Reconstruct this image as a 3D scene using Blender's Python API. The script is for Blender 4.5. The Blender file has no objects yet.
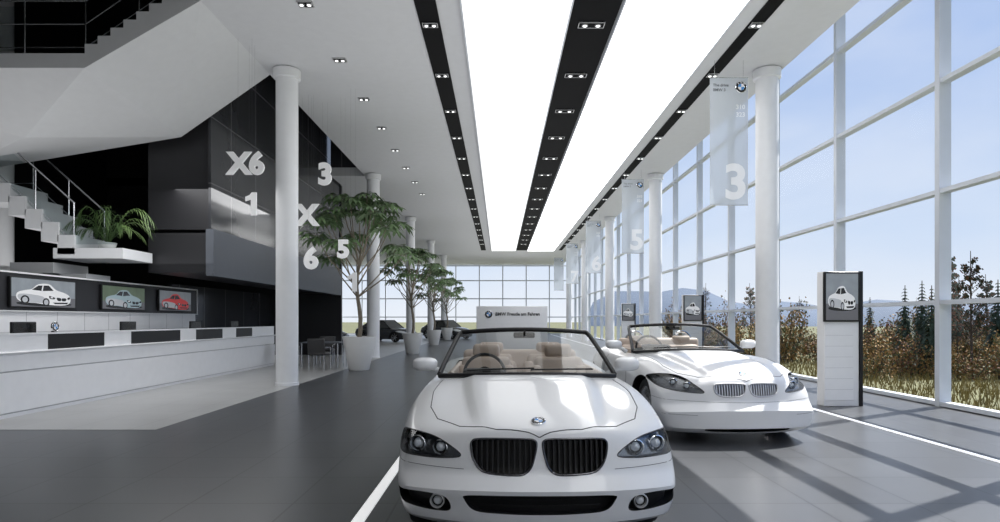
import bpy, bmesh, math, random
from mathutils import Vector, Matrix, Euler
from mathutils.bvhtree import BVHTree
random.seed(7)
F=620.0; H=1.42
S=bpy.context.scene
col=S.collection
S.view_settings.view_transform='Standard'
S.view_settings.look='None'

# ------------------------------------------------------------ materials
def mat(name,color,rough=0.5,metal=0.0,coat=0.0,emit=None,estr=0.0,var=0.04,alpha=None,scale=6.0,spec=None):
    m=bpy.data.materials.new(name); m.use_nodes=True
    nt=m.node_tree; b=nt.nodes['Principled BSDF']
    b.inputs['Roughness'].default_value=rough
    b.inputs['Metallic'].default_value=metal
    b.inputs['Coat Weight'].default_value=coat
    b.inputs['Coat Roughness'].default_value=0.05
    if spec is not None: b.inputs['Specular IOR Level'].default_value=spec
    c=(color[0],color[1],color[2],1)
    b.inputs['Base Color'].default_value=c
    if var>0:
        n=nt.nodes.new('ShaderNodeTexNoise'); n.inputs['Scale'].default_value=scale
        tc=nt.nodes.new('ShaderNodeTexCoord'); nt.links.new(tc.outputs['Object'],n.inputs['Vector'])
        r=nt.nodes.new('ShaderNodeMix'); r.data_type='RGBA'
        r.inputs[6].default_value=(c[0]*(1-var),c[1]*(1-var),c[2]*(1-var),1)
        r.inputs[7].default_value=(min(1,c[0]*(1+var)),min(1,c[1]*(1+var)),min(1,c[2]*(1+var)),1)
        nt.links.new(n.outputs['Fac'],r.inputs[0]); nt.links.new(r.outputs[2],b.inputs['Base Color'])
    if emit:
        b.inputs['Emission Color'].default_value=(*emit,1); b.inputs['Emission Strength'].default_value=estr
    if alpha is not None: b.inputs['Alpha'].default_value=alpha
    return m
def glassmat(name,tint=(1,1,1),refl=0.08,base=0.0,rough=0.02):
    m=bpy.data.materials.new(name); m.use_nodes=True; nt=m.node_tree
    nt.nodes.clear()
    o=nt.nodes.new('ShaderNodeOutputMaterial'); t=nt.nodes.new('ShaderNodeBsdfTransparent'); g=nt.nodes.new('ShaderNodeBsdfGlossy')
    t.inputs[0].default_value=(*tint,1); g.inputs['Roughness'].default_value=rough
    lw=nt.nodes.new('ShaderNodeLayerWeight'); lw.inputs[0].default_value=0.25
    mm=nt.nodes.new('ShaderNodeMath'); mm.operation='MULTIPLY_ADD'; mm.inputs[1].default_value=refl*3; mm.inputs[2].default_value=refl*0.4+base
    nt.links.new(lw.outputs['Fresnel'],mm.inputs[0])
    mx=nt.nodes.new('ShaderNodeMixShader'); nt.links.new(mm.outputs[0],mx.inputs[0]); nt.links.new(t.outputs[0],mx.inputs[1]); nt.links.new(g.outputs[0],mx.inputs[2])
    nt.links.new(mx.outputs[0],o.inputs[0]); return m
def tilemat(name,c1,c2,grout,tw,th,rough,mortar=0.006,spec=None):
    m=mat(name,c1,rough,var=0,spec=spec); nt=m.node_tree; b=nt.nodes['Principled BSDF']
    tc=nt.nodes.new('ShaderNodeTexCoord'); br=nt.nodes.new('ShaderNodeTexBrick')
    br.offset=0.0; br.inputs['Scale'].default_value=1.0; br.inputs['Mortar Smooth'].default_value=0.0
    br.inputs['Brick Width'].default_value=tw; br.inputs['Row Height'].default_value=th
    br.inputs['Mortar Size'].default_value=mortar; br.inputs['Color1'].default_value=(*c1,1); br.inputs['Color2'].default_value=(*c2,1); br.inputs['Mortar'].default_value=(*grout,1)
    nt.links.new(tc.outputs['Object'],br.inputs['Vector'])
    n=nt.nodes.new('ShaderNodeTexNoise'); n.inputs['Scale'].default_value=1.3; n.inputs['Detail'].default_value=6; nt.links.new(tc.outputs['Object'],n.inputs['Vector'])
    mx=nt.nodes.new('ShaderNodeMix'); mx.data_type='RGBA'; mx.blend_type='MULTIPLY'; mx.inputs[0].default_value=0.25
    nt.links.new(br.outputs['Color'],mx.inputs[6]); nt.links.new(n.outputs['Fac'],mx.inputs[7]); nt.links.new(mx.outputs[2],b.inputs['Base Color'])
    return m

M={}
M['white']=mat('white_lacquer',(0.80,0.80,0.81),0.25)
M['wallw']=mat('white_plaster',(0.72,0.73,0.75),0.6)
M['stair']=mat('white_stair_plaster',(0.62,0.63,0.65),0.6)
M['ceil']=mat('ceiling_grey',(0.62,0.63,0.65),0.7)
M['column']=mat('column_white',(0.76,0.77,0.79),0.35)
M['black']=mat('black_panel',(0.022,0.022,0.025),0.4,spec=.4)
M['strip']=mat('black_track',(0.004,0.004,0.005),0.7,spec=.1)
M['darkglass']=tilemat('dark_glass_panel',(0.045,0.047,0.053),(0.056,0.058,0.065),(0.14,0.14,0.15),1.5,1.5,0.14,0.016,spec=.35)
M['band']=mat('slate_band',(0.10,0.11,0.13),0.45,spec=.3)
M['panel']=mat('light_panel_diffuser',(1,1,1),0.5,emit=(1,1,1),estr=3.0,var=0)
M['panelsoft']=mat('light_panel_diffuser_soft',(.9,.9,.9),0.5,emit=(1,1,1),estr=0.80,var=0)
M['lamp']=mat('lamp_emitter',(1,1,1),0.5,emit=(1,1,1),estr=2.0,var=0)
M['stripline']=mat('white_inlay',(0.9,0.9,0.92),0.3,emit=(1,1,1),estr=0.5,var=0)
M['floor']=tilemat('dark_floor_tile',(0.072,0.075,0.081),(0.084,0.088,0.095),(0.042,0.044,0.048),0.8,0.8,0.30,0.008,spec=.3)
M['floorl']=tilemat('light_floor_tile',(0.44,0.44,0.435),(0.46,0.46,0.455),(0.36,0.36,0.36),0.8,0.8,0.3,0.008)
M['frame']=mat('window_frame_white',(0.60,0.635,0.69),0.4)
M['glass']=glassmat('clear_glass',(0.98,0.99,1.0),0.006)
M['railglass']=glassmat('rail_glass',(0.72,0.78,0.79),0.1,.08)
M['steel']=mat('brushed_steel',(0.55,0.56,0.58),0.25,metal=0.9)
M['silver']=mat('silver_trim',(0.62,0.62,0.63),0.3,metal=0.5,var=0)
M['chrome']=mat('chrome',(0.85,0.86,0.88),0.08,metal=1.0,var=0)
M['dchrome']=mat('dark_chrome',(0.10,0.10,0.11),0.2,metal=0.8,var=0)
M['paint']=mat('white_car_paint',(0.72,0.725,0.74),0.35,coat=0.6,var=0.01)
M['rubber']=mat('rubber',(0.02,0.02,0.02),0.7)
M['trimb']=mat('black_plastic',(0.012,0.012,0.013),0.4,spec=.3)
M['gap']=mat('panel_gap',(0.04,0.04,0.045),0.6,var=0)
M['seam']=mat('panel_seam',(0.45,0.45,0.46),0.6,var=0)
M['wsglass']=glassmat('windscreen_glass',(0.62,0.64,0.64),0.10,.02)
M['lens']=glassmat('headlamp_cover',(0.92,0.94,0.96),0.06,0.02)
M['refl']=mat('lamp_reflector',(0.24,0.245,0.26),0.25,metal=0.7,var=0)
M['bulb']=mat('lamp_lens',(0.62,0.64,0.67),0.08,coat=1,var=0)
M['beige']=mat('beige_leather',(0.58,0.47,0.39),0.5)
M['darkleather']=mat('dark_leather',(0.03,0.03,0.032),0.45)
M['blue']=mat('emblem_blue',(0.05,0.25,0.6),0.3,var=0)
M['pot']=mat('pot_white',(0.72,0.72,0.71),0.35)
M['soil']=mat('soil',(0.06,0.04,0.03),0.9,var=0.3)
M['bark']=mat('bark',(0.20,0.17,0.13),0.8,var=0.3)
M['leaf']=mat('leaf_green',(0.12,0.195,0.085),0.4,var=0.4,scale=3)
M['palm']=mat('palm_green',(0.11,0.18,0.055),0.45,var=0.3)
M['grass']=mat('dry_grass',(0.105,0.105,0.042),0.9,var=0.35,scale=0.8)
M['blade']=mat('golden_grass_blades',(0.18,0.14,0.045),0.8,var=0.5,scale=1.5)
M['autumn']=mat('autumn_leaf',(0.17,0.080,0.045),0.8,var=0.5,scale=1.2)
M['gold']=mat('golden_leaf',(0.28,0.17,0.06),0.8,var=0.5,scale=1.2)
M['autumn2']=mat('olive_leaf',(0.085,0.10,0.04),0.8,var=0.5,scale=1.2)
M['conifer']=mat('conifer_needle',(0.03,0.048,0.028),0.8,var=0.4)
M['twig']=mat('bare_twig',(0.08,0.06,0.05),0.9)
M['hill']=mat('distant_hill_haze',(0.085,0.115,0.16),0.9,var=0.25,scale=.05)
M['num']=mat('number_white',(0.78,0.78,0.79),0.4,emit=(1,1,1),estr=0.12,var=0)  # slight glow put into the material to lift the white; not a lamp
M['numsoft']=mat('number_soft_white',(0.9,0.9,0.91),0.5,emit=(1,1,1),estr=0.05,var=0,alpha=.5)  # faint glow added for contrast on the banner; the print is unlit
M['greytext']=mat('grey_lettering',(0.10,0.11,0.13),0.5,var=0)
M['darktext']=mat('dark_lettering',(0.03,0.03,0.035),0.5,var=0)
M['scr_bg']=mat('screen_backdrop',(0.2,0.22,0.24),0.3,emit=(0.14,0.155,0.17),estr=0.5,var=0.3)
M['scr_fl']=mat('screen_ground',(0.10,0.10,0.11),0.3,emit=(0.10,0.10,0.11),estr=0.4,var=0.1)
M['scr_white']=mat('screen_white',(0.65,0.65,0.66),0.3,emit=(1,1,1),estr=0.2,var=0)
M['scr_grey']=mat('screen_grey',(0.35,0.36,0.38),0.3,emit=(.35,.36,.38),estr=0.4,var=0)
M['scr_teal']=mat('screen_teal',(0.25,0.33,0.36),0.3,emit=(0.25,0.33,0.36),estr=0.4,var=0)
M['scr_tealbg']=mat('screen_roadside',(0.08,0.11,0.07),0.3,emit=(0.08,0.11,0.07),estr=0.5,var=0.5)
M['scr_red']=mat('screen_red',(0.4,0.025,0.025),0.3,emit=(0.5,0.03,0.03),estr=0.4,var=0)
M['scr_dark']=mat('screen_black',(0.01,0.01,0.01),0.2,var=0)
M['darkpaint']=mat('graphite_car_paint',(0.05,0.055,0.065),0.25,metal=0.3,coat=0.8,var=0.01)
M['cglass']=mat('tinted_car_glass',(0.02,0.024,0.028),0.06,coat=1,var=0)
def bannermat():
    m=bpy.data.materials.new('banner_film'); m.use_nodes=True; nt=m.node_tree; nt.nodes.clear()
    o=nt.nodes.new('ShaderNodeOutputMaterial'); t=nt.nodes.new('ShaderNodeBsdfTransparent'); d=nt.nodes.new('ShaderNodeBsdfDiffuse'); tl=nt.nodes.new('ShaderNodeBsdfTranslucent')
    n=nt.nodes.new('ShaderNodeTexNoise'); n.inputs['Scale'].default_value=2
    d.inputs[0].default_value=(0.62,0.66,0.71,1); tl.inputs[0].default_value=(0.5,0.55,0.6,1)
    mi=nt.nodes.new('ShaderNodeMixShader'); mi.inputs[0].default_value=.35; nt.links.new(d.outputs[0],mi.inputs[1]); nt.links.new(tl.outputs[0],mi.inputs[2])
    mx=nt.nodes.new('ShaderNodeMixShader'); mr=nt.nodes.new('ShaderNodeMapRange'); mr.inputs[3].default_value=0.48; mr.inputs[4].default_value=0.56
    nt.links.new(n.outputs['Fac'],mr.inputs[0]); nt.links.new(mr.outputs[0],mx.inputs[0])
    nt.links.new(t.outputs[0],mx.inputs[1]); nt.links.new(mi.outputs[0],mx.inputs[2]); nt.links.new(mx.outputs[0],o.inputs[0]); return m
M['banner']=bannermat()

# ------------------------------------------------------------ mesh builder
class MB:
    def __init__(s,*mats):
        s.bm=bmesh.new(); s.mi=0; s.mats=[M[k] for k in mats]
    def m(s,i): s.mi=i; return s
    def add(s,verts,faces):
        vs=[s.bm.verts.new(v) for v in verts]
        for f in faces:
            try:
                fc=s.bm.faces.new([vs[i] for i in f]); fc.material_index=s.mi
            except Exception: pass
        return s
    def box(s,x0,x1,y0,y1,z0,z1,mx=None):
        v=[Vector(p) for p in ((x0,y0,z0),(x1,y0,z0),(x1,y1,z0),(x0,y1,z0),(x0,y0,z1),(x1,y0,z1),(x1,y1,z1),(x0,y1,z1))]
        if mx: v=[mx@p for p in v]
        return s.add(v,[(3,2,1,0),(4,5,6,7),(0,1,5,4),(1,2,6,5),(2,3,7,6),(3,0,4,7)])
    def bmadd(s,b2,mx=None):
        vm={}
        for v in b2.verts: vm[v]=s.bm.verts.new(mx@v.co if mx else v.co)
        for f in b2.faces:
            fc=s.bm.faces.new([vm[v] for v in f.verts]); fc.material_index=s.mi
        b2.free(); return s
    def rbox(s,c,size,r=0.03,seg=3,mx=None):
        b=bmesh.new(); bmesh.ops.create_cube(b,size=1)
        for v in b.verts: v.co=Vector((v.co.x*size[0],v.co.y*size[1],v.co.z*size[2]))
        bmesh.ops.bevel(b,geom=b.edges[:],offset=min(r,min(size)*0.49),segments=seg,profile=0.5,affect='EDGES')
        mm=Matrix.Translation(Vector(c))
        if mx: mm=mm@mx
        return s.bmadd(b,mm)
    def cyl(s,p0,p1,r0,r1=None,n=16,caps=True):
        if r1 is None: r1=r0
        p0=Vector(p0);p1=Vector(p1); d=(p1-p0).normalized()
        u=d.orthogonal().normalized(); w=d.cross(u)
        v=[];f=[]
        for p,r in ((p0,r0),(p1,r1)):
            for i in range(n):
                a=2*math.pi*i/n; v.append(p+(u*math.cos(a)+w*math.sin(a))*r)
        for i in range(n): f.append((i,(i+1)%n,n+(i+1)%n,n+i))
        if caps: f.append(tuple(range(n))[::-1]); f.append(tuple(range(n,2*n)))
        return s.add(v,f)
    def tube(s,pts,r,n=8,closed=False):
        pts=[Vector(p) for p in pts]; N=len(pts); v=[];f=[]
        up=None
        for i,p in enumerate(pts):
            if closed: d=pts[(i+1)%N]-pts[i-1]
            else: d=pts[min(i+1,N-1)]-pts[max(i-1,0)]
            if d.length<1e-9: d=Vector((0,0,1))
            d.normalize()
            if up is None: up=d.orthogonal().normalized()
            up=(up-d*up.dot(d))
            if up.length<1e-6: up=d.orthogonal()
            up.normalize(); w=d.cross(up)
            rr=r[i] if isinstance(r,(list,tuple)) else r
            for k in range(n):
                a=2*math.pi*k/n; v.append(p+(up*math.cos(a)+w*math.sin(a))*rr)
        for i in range(N if closed else N-1):
            j=(i+1)%N
            for k in range(n): f.append((i*n+k,i*n+(k+1)%n,j*n+(k+1)%n,j*n+k))
        if not closed: f.append(tuple(range(n))[::-1]); f.append(tuple(range((N-1)*n,N*n)))
        return s.add(v,f)
    def lathe(s,prof,mx,n=24,closed=False):
        v=[];f=[]
        for r,h in prof:
            for k in range(n):
                a=2*math.pi*k/n; v.append(mx@Vector((r*math.cos(a),r*math.sin(a),h)))
        P=len(prof)
        for i in range(P if closed else P-1):
            j=(i+1)%P
            for k in range(n): f.append((i*n+k,i*n+(k+1)%n,j*n+(k+1)%n,j*n+k))
        return s.add(v,f)
    def prism(s,poly,fn,d0,d1):
        n=len(poly); v=[fn(a,b,d0) for a,b in poly]+[fn(a,b,d1) for a,b in poly]
        f=[tuple(range(n))[::-1],tuple(range(n,2*n))]+[(i,(i+1)%n,n+(i+1)%n,n+i) for i in range(n)]
        return s.add(v,f)
    def mesh(s,me,mx,mi=None):
        vs=[s.bm.verts.new(mx@v.co) for v in me.vertices]
        for p in me.polygons:
            try:
                fc=s.bm.faces.new([vs[i] for i in p.vertices]); fc.material_index=s.mi if mi is None else mi
            except Exception: pass
        return s
    def build(s,name,parent=None,ang=35,loc=(0,0,0),recalc=True,**kw):
        if recalc: bmesh.ops.recalc_face_normals(s.bm,faces=s.bm.faces[:])
        me=bpy.data.meshes.new(name); s.bm.to_mesh(me); s.bm.free()
        for m in s.mats: me.materials.append(m)
        return mkobj(name,me,parent,ang,loc,**kw)
def mkobj(name,me,parent=None,ang=35,loc=(0,0,0),label=None,cat=None,kind=None,group=None):
    me.shade_smooth(); me.set_sharp_from_angle(angle=math.radians(ang))
    o=bpy.data.objects.new(name,me); col.objects.link(o); o.location=loc
    if parent: o.parent=parent
    tag(o,label,cat,kind,group); return o
def tag(o,label=None,cat=None,kind=None,group=None):
    if label: o['label']=label
    if cat: o['category']=cat
    if kind: o['kind']=kind
    if group: o['group']=group
def thing(name,label,cat,loc=(0,0,0),rz=0,sc=1,group=None):
    e=bpy.data.objects.new(name,None); e.empty_display_size=0.2; col.objects.link(e)
    e.location=loc; e.rotation_euler=(0,0,rz); e.scale=(sc,sc,sc); tag(e,label,cat,None,group); return e
def dup(src,loc,rz=None,sc=None,label=None):
    n=src.copy(); col.objects.link(n); n.location=loc
    if rz is not None: n.rotation_euler=(0,0,rz)
    if sc is not None: n.scale=(sc,sc,sc) if not isinstance(sc,tuple) else sc
    if label: n['label']=label
    def rec(a,b):
        for c in a.children:
            d=c.copy(); col.objects.link(d); d.parent=b; rec(c,d)
    rec(src,n); return n
def textmesh(body,size=1.0,extrude=0.01,offset=0.0,align='CENTER'):
    c=bpy.data.curves.new('t','FONT'); c.body=body; c.size=size; c.extrude=extrude; c.offset=offset; c.align_x=align; c.align_y='CENTER'; c.resolution_u=4
    o=bpy.data.objects.new('t',c); col.objects.link(o); bpy.context.view_layer.update()
    me=bpy.data.meshes.new_from_object(o.evaluated_get(bpy.context.evaluated_depsgraph_get()))
    bpy.data.objects.remove(o); return me
FACE=Matrix.Rotation(math.radians(90),4,'X')
def basis(n,up=Vector((0,0,1))):
    n=n.normalized(); x=up.cross(n).normalized(); y=n.cross(x)
    return Matrix((x,y,n)).transposed().to_4x4()
def roundel(mb,mx,r,ic,ib,ib2,iw,letters=True):
    mb.m(ic).lathe([(r,-0.15*r),(r,0.10*r),(r*0.93,0.16*r),(r*0.9,0.12*r)],mx,32)
    mb.m(ib).lathe([(r*0.92,0.11*r),(r*0.56,0.14*r)],mx,32)
    mb.m(ic).lathe([(r*0.6,0.13*r),(r*0.58,0.17*r),(r*0.55,0.14*r)],mx,32)
    for q in range(4):
        mb.m(ib2 if q%2 else iw)
        v=[mx@Vector((0,0,0.14*r))]
        for k in range(9):
            a=math.pi/2*(q+k/8.0); v.append(mx@Vector((math.cos(a)*r*0.56,math.sin(a)*r*0.56,0.14*r)))
        mb.add(v,[tuple(range(10))])
    if letters:
        mb.m(iw)
        for ch,a in (('B',42),('M',0),('W',-42)):
            t=textmesh(ch,r*0.36,0.004*r,0.004*r)
            mb.mesh(t,mx@Matrix.Rotation(math.radians(a),4,'Z')@Matrix.Translation((0,r*0.75,0.15*r)))

# ============================================================ SETTING
def sbox(name,mk,*b):
    return MB(mk).box(*b).build(name,kind='structure')
YW=25.2
sbox('floor','floor',-16.2,7.4,-6,61.6,-0.3,0)
sbox('floor_light_tile','floorl',-15.98,-4.45,8.0,61.4,0.0,0.004)
mb=MB('ceil'); mb.box(-5.12,6.15,-6,61.6,6.88,7.2); mb.box(-6.42,-5.12,23.5,YW,6.88,7.2); mb.box(-16,-5.12,YW,61.6,6.88,7.2); mb.build('ceiling',kind='structure')
sbox('ceiling_roof_void','black',-16.2,-5.0,-6,YW+.2,13,13.2)
sbox('ceiling_roof_slot','wallw',6.15,7.45,-6,61.6,9.05,9.25)
sbox('wall_void','black',-5.12,-5.0,-6,YW,7.2,13)  # unseen wall, added to stop light leaking through the void
sbox('wall_void_end','darkglass',-6.42,-5.12,23.5,23.6,7.2,13)
sbox('wall_slot','wallw',6.02,6.15,-6,61.6,7.2,9.05)
sbox('wall_dark_partition','black',-16,-6.45,YW,YW+.15,0,13)
sbox('wall_left','black',-16.2,-16,-6,YW,0,13)
sbox('wall_left_rear','wallw',-16.2,-16,YW,61.6,0,6.88)
sbox('wall_behind','wallw',-16,7.3,-6.2,-6,0,13)
for n,(a,b) in enumerate(((-1.47,-1.10),(1.27,2.09),(4.58,4.84)),1):
    sbox('trim_%d'%n,'strip',a,b,-5.9,48.4,6.855,6.879)
for a,b,pm,lb in ((-0.68,1.25,'panelsoft','long soft white stretch ceiling light beside black track'),(2.11,4.22,'panel','long bright glowing white stretch ceiling light beside black track')):
    e=thing('ceiling_light_panel',lb,'ceiling light',((a+b)/2,21.2,6.80),group='long luminous ceiling panels')
    MB(pm).box(-(b-a)/2+.03,(b-a)/2-.03,-27,27.2,0.0,0.03).build('light_diffuser',e)
    mb=MB('frame'); w=(b-a)/2
    mb.box(-w,-w+.03,-27.03,27.23,0,0.078); mb.box(w-.03,w,-27.03,27.23,0,0.078); mb.box(-w,w,27.2,27.23,0,.078); mb.box(-w,w,-27.03,-27,0,.078); mb.build('frame',e)
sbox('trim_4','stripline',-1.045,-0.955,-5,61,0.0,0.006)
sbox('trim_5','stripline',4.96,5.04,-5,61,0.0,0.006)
GX=7.24; zs=[0.0,1.71,3.53,5.33,7.15,8.97]
k=0
y=-5.32
ys=[]
while y<61.5: ys.append(y); y+=3.1
for i,y in enumerate(ys):
    y1=min(y+3.1,61.5); k+=1
    mb=MB('frame','glass')
    mb.box(GX-.065,GX+.13,y-.055,y+.055,0,9.05)
    for z in zs: 
        zz=max(z,0.05); mb.box(GX-.05,GX+.11,y+.055,y1-.055,zz-.035,zz+.035)
    mb.m(1).add([(GX,y+.05,.08),(GX,y1-.05,.08),(GX,y1-.05,8.95),(GX,y+.05,8.95)],[(0,1,2,3)])
    mb.build('window_%d'%k,kind='structure')
xb=-16.0
while xb<7.2:
    x1=min(xb+4.65,7.2); k+=1; mb=MB('frame','glass'); n=2
    for q in range(n):
        xx=xb+(x1-xb)*q/n; mb.box(xx-.05,xx+.05,61.5,61.65,0,6.88)
    for z in (0.05,1.71,3.53,5.33,6.8): mb.box(xb+.06,x1,61.52,61.63,z-.05,z+.05)
    mb.m(1).add([(xb,61.58,0),(x1,61.58,0),(x1,61.58,6.88),(xb,61.58,6.88)],[(0,1,2,3)])
    mb.build('window_%d'%k,kind='structure'); xb+=4.65
mb=MB('darkglass')
mx=Matrix(((0,0,1,0),(1,0,0,0),(0,1,0,0),(0,0,0,1)))
mb.box(13.95,YW,3.48,12.9,-0.06,0.0)
o=mb.build('wall_mezzanine_glass',kind='structure')
o.matrix_world=Matrix.Translation((-6.5,0,0))@mx
mb=MB('band'); mb.box(-6.62,-6.44,13.95,YW,2.42,3.47); mb.build('wall_mezzanine_band',kind='structure')
sbox('wall_mezzanine_slab','black',-8.0,-6.63,14.1,YW,2.5,3.4)
sbox('wall_mezzanine_end','black',-8.0,-6.57,14.1,14.2,3.48,12.9)
sbox('wall_mezzanine_lower','darkglass',-9.4,-9.3,17.6,YW,0,2.45)

# ------------------------------------------------------------ columns
def column(x,y,h,lab):
    e=thing('column',lab,'column',(x,y,0),group='round white showroom columns')
    mb=MB('column'); mb.lathe([(0.0,0.0),(.25,0),(.25,.06),(.235,.07),(.235,h-.2)],Matrix.Identity(4),40); mb.build('shaft',e)
    mb=MB('column'); mb.lathe([(.235,h-.22),(.285,h-.2),(.29,h-.02),(.0,h-.02)],Matrix.Identity(4),40); mb.build('capital',e)
    return e
c0=column(5.83,13.54,6.88,'round white column with collar beside glass wall')
for i in range(1,5): dup(c0,(5.83,13.54+9.7*i,0))
for i in range(0,5): dup(c0,(-4.65 if i==0 else -4.75,13.54+9.7*i,0),label='round white column with collar beside potted trees')
c1=column(-11.85,14.75,13.0,'tall round white column by the staircase')

# ------------------------------------------------------------ downlights
def dl(x,y,z,sx,sy,lab,nl):
    mb=MB('silver','strip','lamp')
    mb.box(-sx,sx,-sy,-sy+.012,-.02,0);mb.box(-sx,sx,sy-.012,sy,-.02,0);mb.box(-sx,-sx+.012,-sy,sy,-.02,0);mb.box(sx-.012,sx,-sy,sy,-.02,0)
    mb.m(1).box(-sx,sx,-sy,sy,-.012,0)
    for q in range(nl):
        cx=(q-(nl-1)/2)*sx*1.0
        mb.m(0).cyl((cx,0,-.012),(cx,0,-.03),min(sx,sy)*.5,n=14); mb.m(2).cyl((cx,0,-.03),(cx,0,-.036),min(sx,sy)*.3,n=14)
    return mb.build('ceiling_downlight',loc=(x,y,z),label=lab,cat='ceiling light',group='recessed spotlights in the ceiling')
a=dl(1.68,10.0,6.853,.24,.11,'twin recessed spotlight in wide black ceiling track',2)
b_=dl(-1.285,10.0,6.853,.14,.09,'small recessed spotlight pair in narrow black track',2)
c_=dl(-3.36,10.7,6.879,.13,.10,'square recessed spotlight in grey ceiling',2)
d_=dl(4.71,10.0,6.853,.11,.1,'small recessed spotlight pair in narrow black track',2)
for i in range(0,15):
    yy=11.4+2.35*i
    for s_,x_,z_ in ((a,1.68,6.853),(b_,-1.285,6.853),(d_,4.71,6.853)):
        if i==0: s_.location=(x_,yy,z_)
        else: dup(s_,(x_,yy,z_))
    if 0<i<8: dup(c_,(-3.36,10.7+2.3*i,6.879))

# ============================================================ CARS
def interp(tab,x):
    if x<=tab[0][0]: return tab[0][1]
    for (a,va),(b,vb) in zip(tab,tab[1:]):
        if x<=b: return va+(vb-va)*(x-a)/(b-a)
    return tab[-1][1]
def closed_spline(pts,n):
    N=len(pts); out=[]
    per=max(2,n//N)
    for i in range(N):
        p0,p1,p2,p3=pts[i-1],pts[i],pts[(i+1)%N],pts[(i+2)%N]
        for k in range(per):
            t=k/per
            out.append(tuple(0.5*((2*p1[c])+(-p0[c]+p2[c])*t+(2*p0[c]-5*p1[c]+4*p2[c]-p3[c])*t*t+(-p0[c]+3*p1[c]-3*p2[c]+p3[c])*t**3) for c in (0,1)))
    return out
class Body:
    def __init__(s,P):
        s.P=P
        A=[0,.22,.42,.50,.68,.84,.95,1.0]; B=P.get('B',[0,.12,.3,.45,.6,.75,.9,1.0])
        ST=P['stations']; C=len(A)-1; R=len(B)-1; J=len(ST)-1
        L=ST[-1]; bm=bmesh.new(); V={}
        def pos(i,j,k):
            a=A[abs(i)]*(1 if i>=0 else -1); b=B[k]; y=ST[j]; aa=abs(a)
            W=interp(P['W'],y); s_=interp(P['side'],b)
            zt=interp(P['top'],y)-P['crown']*aa**2.5
            if aa<.45: zt+=interp(P['ridge'],y)
            zt+=interp(P['fender'],y)*max(0,1-abs(aa-.84)/.2)
            zb=interp(P['bot'],y)
            x=a*W*s_; z=zb+b*(zt-zb)
            if .40<aa<.55 and k==R: x*=1+.30*min(1,y/1.5)*(1 if y<1.9 else 0)
            yo=(interp(P['nosey'],aa)+interp(P['nosev'],b))*max(0,1-y/1.2)
            yr=(interp(P['taily'],aa)+interp(P['tailv'],b))*max(0,1-(L-y)/1.0)
            return Vector((x,y+yo-yr,z))
        def gv(i,j,k):
            if (i,j,k) not in V: V[(i,j,k)]=bm.verts.new(pos(i,j,k))
            return V[(i,j,k)]
        def q(*l): bm.faces.new([gv(*t) for t in l])
        for i in range(-C,C):
            for k in range(R):
                for j in (0,J): q((i,j,k),(i+1,j,k),(i+1,j,k+1),(i,j,k+1))
            for j in range(J):
                for k in (0,R): q((i,j,k),(i+1,j,k),(i+1,j+1,k),(i,j+1,k))
        for j in range(J):
            for k in range(R):
                for i in (-C,C): q((i,j,k),(i,j+1,k),(i,j+1,k+1),(i,j,k+1))
        bmesh.ops.recalc_face_normals(bm,faces=bm.faces[:])
        cl=bm.edges.layers.float.get('crease_edge') or bm.edges.layers.float.new('crease_edge')
        inv={v:kk for kk,v in V.items()}
        for e in bm.edges:
            (i0,j0,k0),(i1,j1,k1)=inv[e.verts[0]],inv[e.verts[1]]
            if k0==R and k1==R and i0==i1 and abs(i0)==3 and max(j0,j1)<=8: e[cl]=.95
            if k0==R and k1==R and i0==i1 and abs(i0)==2 and max(j0,j1)<=8: e[cl]=.8
            if j0==0 and j1==0 and k0==k1==4: e[cl]=.75
            if j0==0 and j1==0 and k0==k1==3: e[cl]=.6
            if j0==0 and j1==0 and k0==k1==R: e[cl]=.4
            if j0 and j1 and k0==k1==5 and abs(i0)==C and i0==i1: e[cl]=.6
            if k0==k1==R and abs(i0)==C and i0==i1: e[cl]=.3
            if j0==0 and j1==0 and k0==k1==1: e[cl]=.6
        me=bpy.data.meshes.new('body'); bm.to_mesh(me); bm.free()
        s.o=bpy.data.objects.new('body_tmp',me); col.objects.link(s.o)
        md=s.o.modifiers.new('s','SUBSURF'); md.levels=P.get('lev',2); md.render_levels=md.levels
        me2=s.eval(); s.o.modifiers.clear(); s.o.data=me2
        s.bvh=BVHTree.FromPolygons([v.co for v in me2.vertices],[list(p.vertices) for p in me2.polygons])
        s.cy=P.get('cy',1.0); s.tmp=[]
    def eval(s):
        bpy.context.view_layer.update()
        return bpy.data.meshes.new_from_object(s.o.evaluated_get(bpy.context.evaluated_depsgraph_get()))
    def ray(s,o,d,fb):
        h=s.bvh.ray_cast(o,d)
        if h[0] is None:
            h=s.bvh.find_nearest(fb)
            return h[0],h[1],-d
        return h[0],h[1],-d
    def front(s,x,z): return s.ray(Vector((x,-2,z)),Vector((0,1,0)),Vector((x,0,z)))
    def polar(s,th,z):
        d=Vector((math.sin(math.radians(th)),-math.cos(math.radians(th)),0)); c=Vector((0,s.cy,z))
        return s.ray(c+d*3,-d,c+d)
    def top(s,x,y): return s.ray(Vector((x,y,3)),Vector((0,0,-1)),Vector((x,y,1)))
    def side(s,sg,y,z): return s.ray(Vector((3*sg,y,z)),Vector((-sg,0,0)),Vector((sg,y,z)))
    def grid(s,poly,fn,n=48,rings=7):
        out=closed_spline(poly,n); cx=sum(p[0] for p in out)/len(out); cz=sum(p[1] for p in out)/len(out)
        G=[]
        for r in range(rings+1):
            f=r/rings
            G.append([fn(cx+(p[0]-cx)*f,cz+(p[1]-cz)*f) for p in (out if r else out[:1])])
        return G,out
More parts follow.
